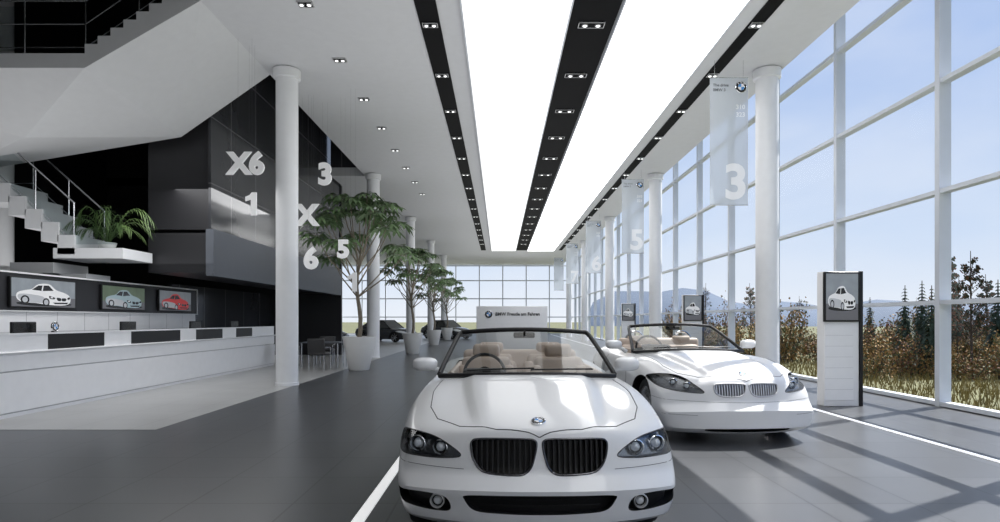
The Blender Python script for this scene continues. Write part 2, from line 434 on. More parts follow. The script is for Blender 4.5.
    def patch(s,mb,G,off=0.002):
        vs=[];f=[]; idx=[]
        for ring in G:
            idx.append(list(range(len(vs),len(vs)+len(ring))))
            for h,n,d in ring: vs.append(h+d*off)
        N=len(G[1])
        for k in range(N): f.append((0,idx[1][k],idx[1][(k+1)%N]))
        for r in range(1,len(G)-1):
            for k in range(N): f.append((idx[r][k],idx[r+1][k],idx[r+1][(k+1)%N],idx[r][(k+1)%N]))
        mb.add(vs,f)
    def cutter(s,G,depth,mi=1,out=0.06):
        vs=[];f=[];N=len(G[1])
        lay=[]
        for off in (out,-depth):
            idx=[]
            for ring in G:
                idx.append(list(range(len(vs),len(vs)+len(ring))))
                for h,n,d in ring: vs.append(h+d*off)
            for k in range(N): f.append((idx[0][0],idx[1][k],idx[1][(k+1)%N]))
            for r in range(1,len(G)-1):
                for k in range(N): f.append((idx[r][k],idx[r+1][k],idx[r+1][(k+1)%N],idx[r][(k+1)%N]))
            lay.append(idx[-1])
        for k in range(N): f.append((lay[0][k],lay[0][(k+1)%N],lay[1][(k+1)%N],lay[1][k]))
        bm=bmesh.new(); bv=[bm.verts.new(v) for v in vs]
        for q in f: 
            fc=bm.faces.new([bv[i] for i in q]); fc.material_index=mi
        bmesh.ops.recalc_face_normals(bm,faces=bm.faces[:])
        s.cut_bm(bm)
    def cut_bm(s,bm):
        me=bpy.data.meshes.new('cut'); bm.to_mesh(me); bm.free()
        me.materials.append(M[s.P['paint']]); me.materials.append(M['trimb'])
        c=bpy.data.objects.new('cut',me); col.objects.link(c)
        md=s.o.modifiers.new('b','BOOLEAN'); md.operation='DIFFERENCE'; md.solver='EXACT'; md.object=c
        try: md.material_mode='INDEX'
        except Exception: pass
        s.tmp.append(c)
    def finish(s,parent,mats):
        s.o.data.materials.clear()
        for m in mats: s.o.data.materials.append(m)
        me=s.eval()
        if len(me.materials)<2:
            for m in mats[len(me.materials):]: me.materials.append(m)
        for c in s.tmp: bpy.data.objects.remove(c)
        bpy.data.objects.remove(s.o)
        return mkobj('body',me,parent,ang=38)

def mirr(poly): return [(-a,b) for a,b in poly][::-1]
def wheel(parent,x,y,r,w,sg):
    e=bpy.data.objects.new('wheel',None); e.empty_display_size=.1; col.objects.link(e); e.parent=parent; e.location=(x,y,r)
    mx=Matrix.Rotation(math.radians(90*sg),4,'Y')
    mb=MB('rubber'); mb.lathe([(r*.72,-w*.45),(r*.8,-w*.5),(r*.96,-w*.45),(r,-w*.32),(r,w*.32),(r*.96,w*.45),(r*.8,w*.5),(r*.72,w*.45)],mx,40,closed=True); mb.build('tyre',e)
    mb=MB('steel','dchrome'); mb.lathe([(r*.73,w*.46),(r*.70,w*.40),(r*.68,w*.1),(r*.68,-w*.45)],mx,40)
    mb.m(1).cyl(mx@Vector((0,0,-w*.1)),mx@Vector((0,0,-w*.05)),r*.66,n=32)
    mb.m(0)
    for q in range(7):
        a=2*math.pi*q/7; rm=mx@Matrix.Rotation(a,4,'Z')
        v=[rm@Vector(p) for p in ((r*.1,-.03,w*.2),(r*.1,.03,w*.2),(r*.7,.022,w*.4),(r*.7,-.022,w*.4),(r*.1,-.035,w*.05),(r*.1,.035,w*.05),(r*.7,.03,w*.2),(r*.7,-.03,w*.2))]
        mb.add(v,[(0,1,2,3),(4,5,6,7)[::-1],(0,3,7,4),(1,2,6,5),(0,1,5,4)])
    mb.cyl(mx@Vector((0,0,0)),mx@Vector((0,0,w*.26)),r*.17,n=20); mb.build('rim',e)
    return e
def line3(B,mb,pts,fn,r=0.004,sub=8,off=0.0):
    out=[]
    for (a,b) in zip(pts,pts[1:]):
        for k in range(sub):
            t=k/sub; h,n,d=fn(a[0]+(b[0]-a[0])*t,a[1]+(b[1]-a[1])*t); out.append(h+n*off)
    h,n,d=fn(*pts[-1]); out.append(h+n*off)
    mb.tube(out,r,6)
def zrange(out,x):
    zz=[]
    N=len(out)
    for i in range(N):
        a,b=out[i],out[(i+1)%N]
        if (a[0]-x)*(b[0]-x)<=0 and a[0]!=b[0]:
            zz.append(a[1]+(b[1]-a[1])*(x-a[0])/(b[0]-a[0]))
    return (min(zz),max(zz)) if len(zz)>=2 else None

def make_car(P,name,label,loc,sc=1.0,paint='paint',rz=0):
    P['paint']=paint
    E=thing(name,label,'car',loc,sc=sc,rz=rz)
    B=Body(P)
    for (wy) in P['axles']:
        for sg in (-1,1):
            bm=bmesh.new(); bmesh.ops.create_cone(bm,cap_ends=True,segments=40,radius1=P['wr']+.035,radius2=P['wr']+.035,depth=.42)
            mm=Matrix.Translation((sg*(P['hw']-.10),wy,P['wr']+.005))@Matrix.Rotation(math.radians(90),4,'Y')
            bmesh.ops.transform(bm,matrix=mm,verts=bm.verts[:])
            for f in bm.faces: f.material_index=1
            B.cut_bm(bm)
    if P.get('cockpit'):
        y0,y1,hw,z0=P['cockpit']
        bm=bmesh.new(); bmesh.ops.create_cube(bm,size=1)
        for v in bm.verts: v.co=Vector((v.co.x*hw*2,(y0+y1)/2+v.co.y*(y1-y0),z0+(v.co.z+.5)*1.2))
        bmesh.ops.bevel(bm,geom=[e for e in bm.edges if abs(e.verts[0].co.z-e.verts[1].co.z)>.5],offset=.14,segments=5,affect='EDGES')
        for f in bm.faces: f.material_index=1
        B.cut_bm(bm)
    hl=[];kd=[]
    for sg in (1,-1):
        p=P['headlight'] if sg>0 else mirr(P['headlight'])
        G,out=B.grid(p,B.polar,66,8); hl.append((sg,G,out))
        if P.get('detail'): B.cutter(G,.055,1)
        p=P['kidney'] if sg>0 else mirr(P['kidney'])
        G,out=B.grid(p,B.front,72,6); kd.append((sg,G,out))
        if P.get('detail'): B.cutter(G,.05,1)
    mouths=[]
    for p,fn in [(q,B.front) for q in P.get('mouth',[])]+[(q,B.polar) for q in P.get('fog',[])]+[(mirr(q),B.polar) for q in P.get('fog',[])]:
        G,out=B.grid(p,fn,60,6); mouths.append((G,out)); B.cutter(G,.07,1)
    det=P.get('detail')
    for sg,G,out in hl:
        he=bpy.data.objects.new('headlight',None); he.empty_display_size=.05; col.objects.link(he); he.parent=E
        if det:
            mb=MB('lens'); B.patch(mb,G,0.001); mb.build('lamp_cover',he,recalc=False)
            mb=MB('refl'); B.patch(mb,G,-0.05); mb.build('reflector',he,recalc=False)
            for li,(th,z,r) in enumerate(P['lamps']):
                h,n,d=B.polar(th*sg,z); c=h-d*.028; ax=(d*0.35+Vector((0,-1,0))*.9).normalized(); mx=Matrix.Translation(c)@basis(ax)
                mb=MB('chrome','bulb','dchrome','trimb'); mb.lathe([(r*1.0,-.03),(r*1.02,.015),(r*.90,.018),(r*.80,-.005)],mx,28); mb.m(3).lathe([(r*.80,-.005),(r*.58,-.008)],mx,28)
                mb.m(1).lathe([(r*.62,-.008),(r*.52,.008),(r*.3,.018),(r*.1,.022),(0.001,.022)],mx,24); mb.build('projector_lamp',he)
            mb=MB('gap'); mb.tube([h for h,n,d in G[-1]],.0035,6,closed=True); mb.build('lamp_seal',he)
        else:
            mb=MB('lens','bulb'); mb.m(1); B.patch(mb,G,.003); mb.build('lamp_cover',he,recalc=False)
    for sg,G,out in kd:
        ke=bpy.data.objects.new('grille',None); ke.empty_display_size=.05; col.objects.link(ke); ke.parent=E
        mb=MB(P['ring']); mb.tube([h+Vector((0,-.002,0)) for h,n,d in G[-1]],P.get('ringr',.007),8,closed=True); mb.build('grille_frame',ke)
        mb=MB(P['slat']); xs=[p[0] for p in out]; x0,x1=min(xs),max(xs); n=P.get('nslat',10)
        for q in range(1,n):
            x=x0+(x1-x0)*q/n; zr=zrange(out,x)
            if not zr: continue
            pts=[]
            for t in range(7):
                z=zr[0]+(zr[1]-zr[0])*t/6; h,nn,d=B.front(x,z); pts.append(h)
            wd=P.get('slatw',.0045)
            v=[];f=[]
            for h in pts: v+= [h+Vector((-wd,.006,0)),h+Vector((wd,.006,0)),h+Vector((wd,.035,0)),h+Vector((-wd,.035,0))]
            for t in range(6):
                for c in range(4): f.append((t*4+c,t*4+(c+1)%4,t*4+4+(c+1)%4,t*4+4+c))
            mb.add(v,f)
        mb.build('grille_slats',ke)
        mb=MB('trimb'); B.patch(mb,G,-.045 if det else .002); mb.build('grille_backing',ke,recalc=False)
    if det:
        # emblem plane from the average slope around it so it sits proud of the curved lip
        yb_=P['badge']; h0=B.top(0,yb_-.03)[0]; h1=B.top(0,yb_+.03)[0]; hc=B.top(0,yb_)[0]
        tg=(h1-h0).normalized(); nn_=Vector((1,0,0)).cross(tg).normalized()
        if nn_.z<0: nn_=-nn_
        mb=MB('chrome','trimb','blue','white'); roundel(mb,Matrix.Translation(hc+nn_*.006)@basis(nn_,Vector((0,-0.2,1))),.043,0,1,2,3); mb.build('badge',E)
        mb=MB('gap'); 
        line3(B,mb,P['hoodline'],B.top,.0034); line3(B,mb,mirr(P['hoodline']),B.top,.0034)
        for sg in (1,-1):
            for ln in P['sidelines']: line3(B,mb,ln,lambda y,z:B.side(sg,y,z),.003)
        for ln in P.get('bumpline',[]):
            line3(B,mb,ln,B.polar,.0018); line3(B,mb,mirr(ln),B.polar,.0018)
        mb.build('panel_gap',E)
        for sg in (1,-1):
            hy,hz=P['handle']; h,n,d=B.side(sg,hy,hz); mb=MB('paint'); mb.rbox(h+Vector((sg*.012,0,0)),(.03,.16,.03),.012); mb.build('door_handle',E)
        for mi,(G,out) in enumerate(mouths):
            me_=bpy.data.objects.new('air_intake',None); me_.empty_display_size=.05; col.objects.link(me_); me_.parent=E
            mb=MB('trimb'); B.patch(mb,G,-.06); mb.build('intake_backing',me_,recalc=False)
            xs=[p[0] for p in out]; zsx=[p[1] for p in out]
            if mi<len(P.get('mouth',[])):
                for q in (.35,.65):
                    z=min(zsx)+(max(zsx)-min(zsx))*q; mb=MB('trimb')
                    line3(B,mb,[(min(xs)*.9+max(xs)*.1,z),(max(xs)*.9+min(xs)*.1,z)],B.front,.005,10,-.03); mb.build('intake_bar',me_)
        for (th,z,r) in P.get('foglamps',[]):
            for sg in (1,-1):
                h,n,d=B.polar(th*sg,z); ax=(d*.3+Vector((0,-1.2,0))).normalized(); mx=Matrix.Translation(h-d*.035)@basis(ax)
                mb=MB('silver','bulb','trimb'); mb.lathe([(r,-.03),(r,.018),(r*.86,.020),(r*.78,.0)],mx,24); mb.m(2).lathe([(r*.78,0),(r*.55,-.002)],mx,24); mb.m(1).lathe([(r*.58,-.002),(r*.4,.008),(.001,.012)],mx,24); mb.build('fog_lamp',E)
    body=B.finish(E,[M[paint],M['trimb']])
    for wy in P['axles']:
        for sg in (-1,1): wheel(E,sg*(P['hw']-.155),wy,P['wr'],.21,sg)
    if P.get('ws'):
        by,bz,bx,ty,tz,tx=P['ws']
        def wp(u,v):
            a=abs(u); x=u*(bx+(tx-bx)*v); yb=by-.22*(1-a*a)*1.0; yt=ty-.10*(1-a*a)
            y=yb+(yt-yb)*v; z=bz+(tz-bz)*(v+ .12*v*(1-v)) + .03*(1-a*a)
            return Vector((x,y,z))
        n=16;m_=8; v=[];f=[]
        for j in range(m_+1):
            for i in range(n+1): v.append(wp(-1+2*i/n,j/m_))
        for j in range(m_):
            for i in range(n):
                a=j*(n+1)+i; f.append((a,a+1,a+n+2,a+n+1))
        mb=MB('wsglass'); mb.add(v,f); mb.build('windscreen',E,recalc=False)
        pts=[wp(-1,j/8) for j in range(9)]
        pts=pts[:-1]+[wp(-.985+.0,.985)]+[wp(-.96+1.92*i/14,1.0) for i in range(15)]+[wp(.985,.985)]+[wp(1,1-j/8) for j in range(1,9)]
        mb=MB(P.get('wsframe','trimb')); mb.tube(pts,P.get('wsr',.021),10); mb.build('windscreen_frame',E)
        mb=MB('trimb'); mb.tube([wp(-1+2*i/16,0)+Vector((0,-.02,-.012)) for i in range(17)],.020,8); mb.build('cowl_trim',E)
        if det:
            for x0,x1 in ((-.5,.05),(.02,.55)):
                mb=MB('trimb'); q=[wp(x0/bx+(x1-x0)/bx*t/6,.035+.03*t/6)+Vector((0,-.03,.012)) for t in range(7)]; mb.tube(q,.007,6); mb.build('wiper',E)
            t=wp(0,.86); mb=MB('trimb'); mb.rbox(t+Vector((0,.09,-.01)),(.2,.03,.055),.02); mb.cyl(t+Vector((0,.01,.03)),t+Vector((0,.08,0)),.01); mb.build('rear_view_mirror',E)
        for sg in (-1,1):
            me_=bpy.data.objects.new('side_mirror',None); me_.empty_display_size=.05; col.objects.link(me_); me_.parent=E
            mx_,my_,mz_=P['mirror']
            b=bmesh.new(); bmesh.ops.create_uvsphere(b,u_segments=20,v_segments=14,radius=1)
            for v_ in b.verts:
                c=v_.co; c.x=math.copysign(abs(c.x)**.7,c.x)*.11; c.z=math.copysign(abs(c.z)**.7,c.z)*.06; c.y=(c.y*.075 if c.y<0 else c.y*.02)
            mb=MB(paint,'chrome'); mb.bmadd(b,Matrix.Translation((sg*mx_,my_,mz_))); mb.build('mirror_shell',me_,ang=60)
            mb=MB(paint); mb.tube([(sg*(mx_-.18),my_+.03,mz_-.10),(sg*(mx_-.11),my_+.02,mz_-.05),(sg*(mx_-.04),my_,mz_-.03)],[.03,.022,.02],8); mb.build('mirror_arm',me_)
            mb=MB('chrome'); mb.rbox((sg*mx_,my_+.022,mz_),(.17,.006,.09),.003,1); mb.build('mirror_glass',me_)
    if P.get('cockpit'):
        y0,y1,hw,z0=P['cockpit']
        mb=MB('darkleather'); mb.rbox((0,y0+.14,.86),(hw*2-.02,.3,.16),.05); mb.rbox((P['sx']*1.0*-1,y0+.14,.955),(.36,.2,.08),.03); mb.rbox((0,(y0+y1)/2-.1,z0+.16),(.2,1.0,.24),.04); mb.build('dashboard',E)
        rows=P['rows']
        for (sy,hx,hh) in rows:
            for sg in (-1,1):
                se=bpy.data.objects.new('seat',None); se.empty_display_size=.05; col.objects.link(se); se.parent=E; se.location=(sg*hx,sy,0)
                mb=MB('beige'); mb.rbox((0,-.2,z0+.1),(.5,.5,.17),.06); mb.rbox((-.21,-.2,z0+.14),(.09,.48,.17),.04); mb.rbox((.21,-.2,z0+.14),(.09,.48,.17),.04); mb.build('seat_cushion',se)
                rt=Matrix.Rotation(math.radians(-14),4,'X')
                mb=MB('beige'); mb.rbox((0,.08,z0+.1+hh*.5),(.50,.12,hh),.055,mx=rt); mb.rbox((-.23,.05,z0+.08+hh*.45),(.12,.13,hh*.85),.045,mx=rt); mb.rbox((.23,.05,z0+.08+hh*.45),(.12,.13,hh*.85),.045,mx=rt); mb.build('backrest',se)
                mb=MB('beige','chrome'); mb.rbox((0,.17,z0+.155+hh),(.28,.1,.14),.045); mb.m(1).cyl((-.06,.16,z0+.05+hh),(-.06,.17,z0+.11+hh),.007,n=8); mb.cyl((.06,.16,z0+.05+hh),(.06,.17,z0+.11+hh),.007,n=8); mb.build('headrest',se)
        sw=Vector((-P['sx'],y0+.42,.93)); mm=Matrix.Translation(sw)@Matrix.Rotation(math.radians(68),4,'X')
        mb=MB('darkleather','chrome'); mb.tube([mm@Vector((.185*math.cos(a*math.pi/16),.185*math.sin(a*math.pi/16),0)) for a in range(32)],.015,8,closed=True)
        mb.cyl(mm@Vector((0,0,.02)),mm@Vector((0,0,-.03)),.06,.075,n=20)
        for a in (0,math.pi,-math.pi/2): mb.tube([mm@Vector((.05*math.cos(a),.05*math.sin(a),0)),mm@Vector((.18*math.cos(a),.18*math.sin(a),0))],.013,8)
        mb.tube([mm@Vector((0,0,-.02)),mm@Vector((0,0,-.25))],.03,8); mb.build('steering_wheel',E)
        mb=MB('beige'); mb.rbox((0,y1-.06,z0+.45),(hw*2-.1,.14,.42),.05)
        for sg in (-1,1): mb.rbox((sg*(hw-.03),(y0+y1)/2,z0+.30),(.06,y1-y0-.5,.48),.03)
        mb.build('interior_trim',E)
        if P.get('hoops'):
            for sg in (-1,1):
                mb=MB('chrome'); c=Vector((sg*.36,P['hoops'],z0+.5)); mb.tube([c+Vector((.15*math.cos(a*math.pi/12)*1.0,0,.26*math.sin(a*math.pi/12)**.7 if 0<a<12 else 0)) for a in range(13)],.018,8); mb.build('roll_hoop',E)
    if P.get('roof'):
        y0,y1,y2,y3,zr=P['roof']; zb=.9
        ringb=[(-.72,y0),(.72,y0),(.72,y3),(-.72,y3)]; ringt=[(-.55,y1),(.55,y1),(.55,y2),(-.55,y2)]
        mb=MB('cglass',paint); 
        vb=[(x,y,zb) for x,y in ringb]; vt=[(x,y,zr-.04) for x,y in ringt]
        mb.add(vb+vt,[(0,1,5,4),(1,2,6,5),(2,3,7,6),(3,0,4,7)])
        mb.m(1).rbox((0,(y1+y2)/2,zr-.03),(1.16,y2-y1+.06,.06),.03)
        for (x,y),(xt,yt) in zip(ringb,ringt): mb.tube([(x,y,zb),(xt,yt,zr-.04)],.03,8)
        for sg in (-1,1): mb.tube([(sg*.72,(y0+y3)/2,zb),(sg*.56,(y1+y2)/2,zr-.04)],.03,8)
        mb.build('roof',E)
    return E

SIDE=[(0,.93),(.12,.97),(.3,.99),(.45,1.0),(.6,1.0),(.75,.99),(.9,.965),(1,.91)]
conv=dict(stations=[0,.1,.28,.5,.75,1.0,1.3,1.6,2.0,2.6,3.2,3.7,4.15,4.5,4.72,4.82],hw=.895,wr=.335,
 W=[(0,.835),(.1,.860),(.28,.882),(.5,.898),(.75,.912),(1.0,.912),(1.6,.90),(2.6,.905),(3.6,.93),(4.2,.90),(4.82,.79)],
 side=SIDE,
 top=[(0,.782),(.1,.810),(.28,.835),(.5,.858),(1.0,.910),(1.3,.940),(1.6,.962),(2.0,.965),(3.2,.975),(4.15,1.0),(4.6,.985),(4.82,.93)],
 bot=[(0,.19),(.5,.17),(2,.17),(4.3,.2),(4.82,.28)],crown=.06,
 ridge=[(0,0.004),(.28,.030),(1.3,.044),(1.6,.018),(2,0)],
 fender=[(0,0),(.5,.025),(.9,.055),(1.5,.02),(2,0),(3.2,.01),(3.8,.02),(4.5,0)],
 nosey=[(0,0),(.22,.01),(.42,.035),(.50,.05),(.68,.10),(.84,.17),(.95,.23),(1,.28)],
 nosev=[(0,.12),(.12,.0),(.3,-.02),(.45,-.04),(.6,.04),(.75,.055),(.9,.065),(1,.085)],
 taily=[(0,0),(.5,.05),(.84,.16),(1,.3)],tailv=[(0,.2),(.3,.04),(.6,0),(1,.1)],
 axles=(.89,3.67),cockpit=(1.78,3.75,.70,.42),cy=1.0,detail=True,
 headlight=[(27.5,.628),(33,.610),(42,.604),(56,.606),(65,.625),(67,.675),(64,.714),(54,.732),(44,.732),(37,.716),(31,.675)],
 lamps=[(36.5,.662,.046),(46.5,.667,.050)],
 kidney=[(.018,.698),(.026,.724),(.07,.733),(.22,.733),(.355,.728),(.390,.714),(.396,.682),(.382,.616),(.345,.562),(.29,.540),(.16,.534),(.09,.540),(.050,.575),(.028,.640)],
 ring='dchrome',slat='trimb',ringr=.006,nslat=12,
 mouth=[[(-.43,.395),(-.415,.425),(-.2,.432),(0,.434),(.2,.432),(.415,.425),(.43,.395),(.37,.335),(.2,.322),(0,.320),(-.2,.322),(-.37,.335)]],
 fog=[[(29,.33),(34,.312),(45,.322),(54,.36),(53,.40),(45,.412),(36,.418),(30,.40)]],
 foglamps=[(34.5,.364,.043)],badge=.17,
 hoodline=[(.69,1.55),(.71,1.0),(.69,.65),(.62,.40),(.47,.22),(.25,.115),(.0,.075)],
 sidelines=[[(1.40,.25),(1.41,.6),(1.5,.9)],[(2.75,.9),(2.82,.6),(2.75,.25)],[(1.40,.25),(2.75,.25)]],
 bumpline=[[(26,.555),(50,.555),(66,.575)]],handle=(2.6,.78),
 ws=(1.74,.962,.74,2.46,1.30,.61),mirror=(.89,1.98,1.03),sx=.37,rows=((2.75,.37,.53),(3.50,.33,.52)))
car1=make_car(conv,'convertible_car','large white open-top convertible with black twin grille on dark tiles',(.228,3.50,0))

z4=dict(stations=[0,.1,.28,.5,.75,1.0,1.3,1.6,1.9,2.3,2.7,3.1,3.5,3.8,4.0,4.09],hw=.90,wr=.325,
 W=[(0,.845),(.1,.865),(.28,.89),(.5,.91),(.8,.93),(1.2,.91),(1.8,.885),(2.6,.89),(3.2,.92),(3.7,.88),(4.09,.76)],
 side=SIDE,
 top=[(0,.700),(.1,.74),(.28,.78),(.5,.815),(1.0,.87),(1.3,.90),(1.6,.92),(2.3,.925),(3.1,.95),(3.8,.95),(4.09,.90)],
 bot=[(0,.12),(.5,.12),(2,.14),(3.7,.18),(4.09,.25)],crown=.085,
 ridge=[(0,0.006),(.28,.032),(1.3,.046),(1.6,.018),(2,0)],
 fender=[(0,0),(.4,.03),(.8,.075),(1.2,.055),(1.7,.01),(2.3,0),(3.1,.05),(3.6,.02),(4,0)],
 nosey=[(0,0),(.22,.012),(.42,.04),(.50,.06),(.68,.11),(.84,.18),(.95,.24),(1,.29)],
 nosev=[(0,.07),(.12,-.02),(.3,-.03),(.45,-.04),(.6,.045),(.75,.055),(.9,.065),(1,.10)],
 taily=[(0,0),(.5,.05),(.84,.16),(1,.3)],tailv=[(0,.2),(.3,.04),(.6,0),(1,.1)],
 axles=(.86,3.355),cockpit=(1.85,2.95,.66,.40),cy=1.0,detail=True,
 headlight=[(27,.560),(38,.560),(52,.59),(64,.635),(74,.680),(72,.708),(62,.728),(52,.730),(42,.705),(34,.65)],
 lamps=[(38,.622,.042),(48,.650,.042)],
 kidney=[(.020,.622),(.028,.648),(.08,.658),(.22,.658),(.325,.648),(.345,.618),(.328,.555),(.26,.523),(.12,.520),(.045,.55)],
 ring='silver',slat='silver',ringr=.008,nslat=12,slatw=.005,
 mouth=[[(-.46,.178),(-.42,.190),(-.2,.195),(0,.196),(.2,.195),(.42,.190),(.46,.178),(.42,.160),(.2,.155),(0,.155),(-.2,.155),(-.42,.160)]],
 badge=.19,
 hoodline=[(.68,1.55),(.70,1.0),(.69,.7),(.62,.45),(.46,.26),(.25,.15),(.0,.09)],
 sidelines=[[(1.5,.25),(1.5,.6),(1.6,.86)],[(2.6,.86),(2.66,.6),(2.55,.25)],[(1.5,.25),(2.55,.25)]],
 bumpline=[[(0,.46),(24,.465),(50,.475),(70,.50)],[(30,.33),(50,.33)]],handle=(2.45,.72),
 ws=(1.72,.925,.74,2.40,1.235,.60),wsframe='trimb',mirror=(.93,1.95,1.0),sx=.34,rows=((2.7,.34,.47),),hoops=2.88)
car2=make_car(z4,'roadster_car','white two-seat roadster with chrome twin grille beside glass wall',(2.79,6.90,0),sc=1.07,rz=math.radians(4.5))

sed=dict(z4); sed.update(stations=[0,.1,.28,.5,.75,1.1,1.6,2.2,3.0,3.6,4.1,4.4,4.55],lev=1,detail=False,cockpit=None,ws=None,mouth=[],fog=[],axles=(.86,3.5),
  W=[(0,.82),(.5,.90),(2,.91),(3.6,.91),(4.55,.80)],top=[(0,.72),(.5,.84),(1.4,.94),(3.4,.97),(4.3,.98),(4.55,.92)],bot=[(0,.17),(2,.17),(4.55,.22)],fender=[(0,0)],ridge=[(0,0)],
  roof=(1.35,2.0,3.1,3.9,1.42),hw=.9)
s1=make_car(sed,'parked_car','small dark graphite sedan standing far back in hall',(-8.6,34,0),paint='darkpaint')
s1['group']='sedans parked at the far end'
s1.rotation_euler=(0,0,math.radians(60))
dup(s1,(-5.6,40,0),math.radians(60)); dup(s1,(-2.4,46,0),math.radians(50)); dup(s1,(-12.3,37,0),math.radians(60))

# ============================================================ BANNERS
def banner(num,x,y,lab):
    e=thing('hanging_banner',lab,'banner',(x,y,0),group='numbered translucent banners')
    zt,zb,w=6.5,3.83,.40
    MB('banner').box(-w,w,-.003,.003,zb,zt).build('banner_sheet',e)
    for z in (zt,zb): MB('steel').cyl((-w,0,z),(w,0,z),.010,n=8).build('hanger_rod',e)
    for s_ in (-.3,.3): MB('steel').cyl((s_,0,zt),(s_,0,6.87),.003,n=6).build('wire',e)
    mb=MB('chrome','trimb','blue','white'); roundel(mb,Matrix.Translation((.25,-.006,zt-.2))@FACE,.12,0,1,2,3); mb.build('badge',e)
    if num:
        mb=MB('numsoft'); mb.mesh(textmesh(num,1.0,.004,.03),Matrix.Translation((.14,-.012,zb+.45))@FACE); mb.build('number',e)
    for t_,z in (('The drive',.16),('BMW '+(num or '3'),.26)):
        mb=MB('greytext'); mb.mesh(textmesh(t_,.085,.002,.001,'LEFT'),Matrix.Translation((-.34,-.008,zt-z))@FACE); mb.build('caption',e)
    for t_,z in (('310',.62),('323',.78)):
        mb=MB('numsoft'); mb.mesh(textmesh(t_,.13,.002,.002),Matrix.Translation((.24,-.008,zt-z))@FACE); mb.build('model_number',e)
for i,nm in enumerate(['3','5','6','7','']):
    banner(nm,4.8,13.0+9.4*i,('translucent white banner with large number %s and round emblem'%nm) if nm else 'small translucent white banner far down the hall')

# ============================================================ HANGING NUMBERS
def hnum(ch,px,py,hpx,Y,top=6.87):
    X=(px-500)/F*Y; Z=H+(320-py)/F*Y; hgt=hpx/F*Y
    e=thing('hanging_number','white solid character %s hanging before dark glass'%ch,'sign',(X,Y,Z),group='white suspended model numbers')
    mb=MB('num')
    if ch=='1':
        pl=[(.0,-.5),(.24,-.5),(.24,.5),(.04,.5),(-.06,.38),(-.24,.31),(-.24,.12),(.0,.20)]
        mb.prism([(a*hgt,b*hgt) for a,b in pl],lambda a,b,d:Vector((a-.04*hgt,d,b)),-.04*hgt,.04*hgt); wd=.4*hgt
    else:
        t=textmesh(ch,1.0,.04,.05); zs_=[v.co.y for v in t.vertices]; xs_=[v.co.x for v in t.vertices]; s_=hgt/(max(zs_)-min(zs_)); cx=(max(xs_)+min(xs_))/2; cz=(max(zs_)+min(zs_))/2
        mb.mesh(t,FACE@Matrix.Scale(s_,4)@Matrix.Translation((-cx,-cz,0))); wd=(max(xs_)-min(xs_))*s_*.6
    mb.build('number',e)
    for q in (-.5,.5):
        MB('gap').cyl((q*wd*.6,0,hgt*.4),(q*wd*.6,0,top-Z),.0010,n=5).build('wire',e)
hnum('X6',245,163,24,12.0); hnum('1',252,204,23,12.3); hnum('3',325,174,23,15.5); hnum('X',307,215,22,15.2); hnum('6',311,258,23,15.0)
hnum('5',343,249,19,15.2); hnum('1',353,282,19,14.6)

# ============================================================ PICTURES / KIOSKS
def picture(mb,c,w,h,ax,asp=1.0):
    def P(u,v,d): return c+ax[0]*(u*w/2)+ax[1]*(v*h/2)+ax[2]*d
    def poly(pts,mi,d,sm=0):
        if sm: pts=closed_spline(pts,len(pts)*4)
        mb.m(mi); mb.add([P(u,max(-1,min(1,v*asp)),d) for u,v in pts],[tuple(range(len(pts)))])
    def ell(cx,cy,rx,ry,mi,d): poly([(cx+rx*math.cos(a*math.pi/10),cy+ry*math.sin(a*math.pi/10)) for a in range(20)],mi,d)
    mb.m(0); mb.add([P(u,v,.001) for u,v in ((-1,-.3),(1,-.3),(1,1),(-1,1))],[(0,1,2,3)])
    mb.m(1); mb.add([P(u,v,.001) for u,v in ((-1,-1),(1,-1),(1,-.3),(-1,-.3))],[(0,1,2,3)])
    ell(0,-.55,.88,.13,2,.0015)
    poly([(-.86,-.30),(-.84,-.02),(-.62,.12),(-.42,.20),(-.22,.46),(.12,.50),(.34,.22),(.62,.08),(.80,-.10),(.82,-.42),(.62,-.60),(.1,-.60),(-.3,-.52),(-.7,-.48)],3,.002,1)
    poly([(-.78,-.08),(-.10,-.16),(-.02,-.50),(-.30,-.50),(-.74,-.42)],5,.0022,1)
    poly([(-.42,.16),(-.22,.40),(.10,.43),(.26,.17),(-.1,.12)],2,.003)
    poly([(-.13,.13),(-.09,.42),(-.06,.42),(-.09,.13)],3,.0034)
    ell(-.62,-.36,.13,.22,2,.003); ell(-.62,-.36,.08,.14,5,.0035); ell(.02,-.46,.11,.22,2,.003); ell(.02,-.46,.07,.14,5,.0035)
    poly([(.12,-.12),(.30,-.20),(.28,-.28),(.14,-.26)],2,.003,1); ell(.2,-.2,.045,.04,4,.0036)
    poly([(.72,-.20),(.80,-.14),(.81,-.24),(.74,-.28)],2,.003,1)
    poly([(.36,-.20),(.50,-.22),(.50,-.36),(.40,-.36)],2,.003,1); poly([(.54,-.22),(.68,-.22),(.66,-.36),(.54,-.36)],2,.003,1)
    poly([(.24,-.46),(.76,-.44),(.70,-.53),(.30,-.54)],2,.003)
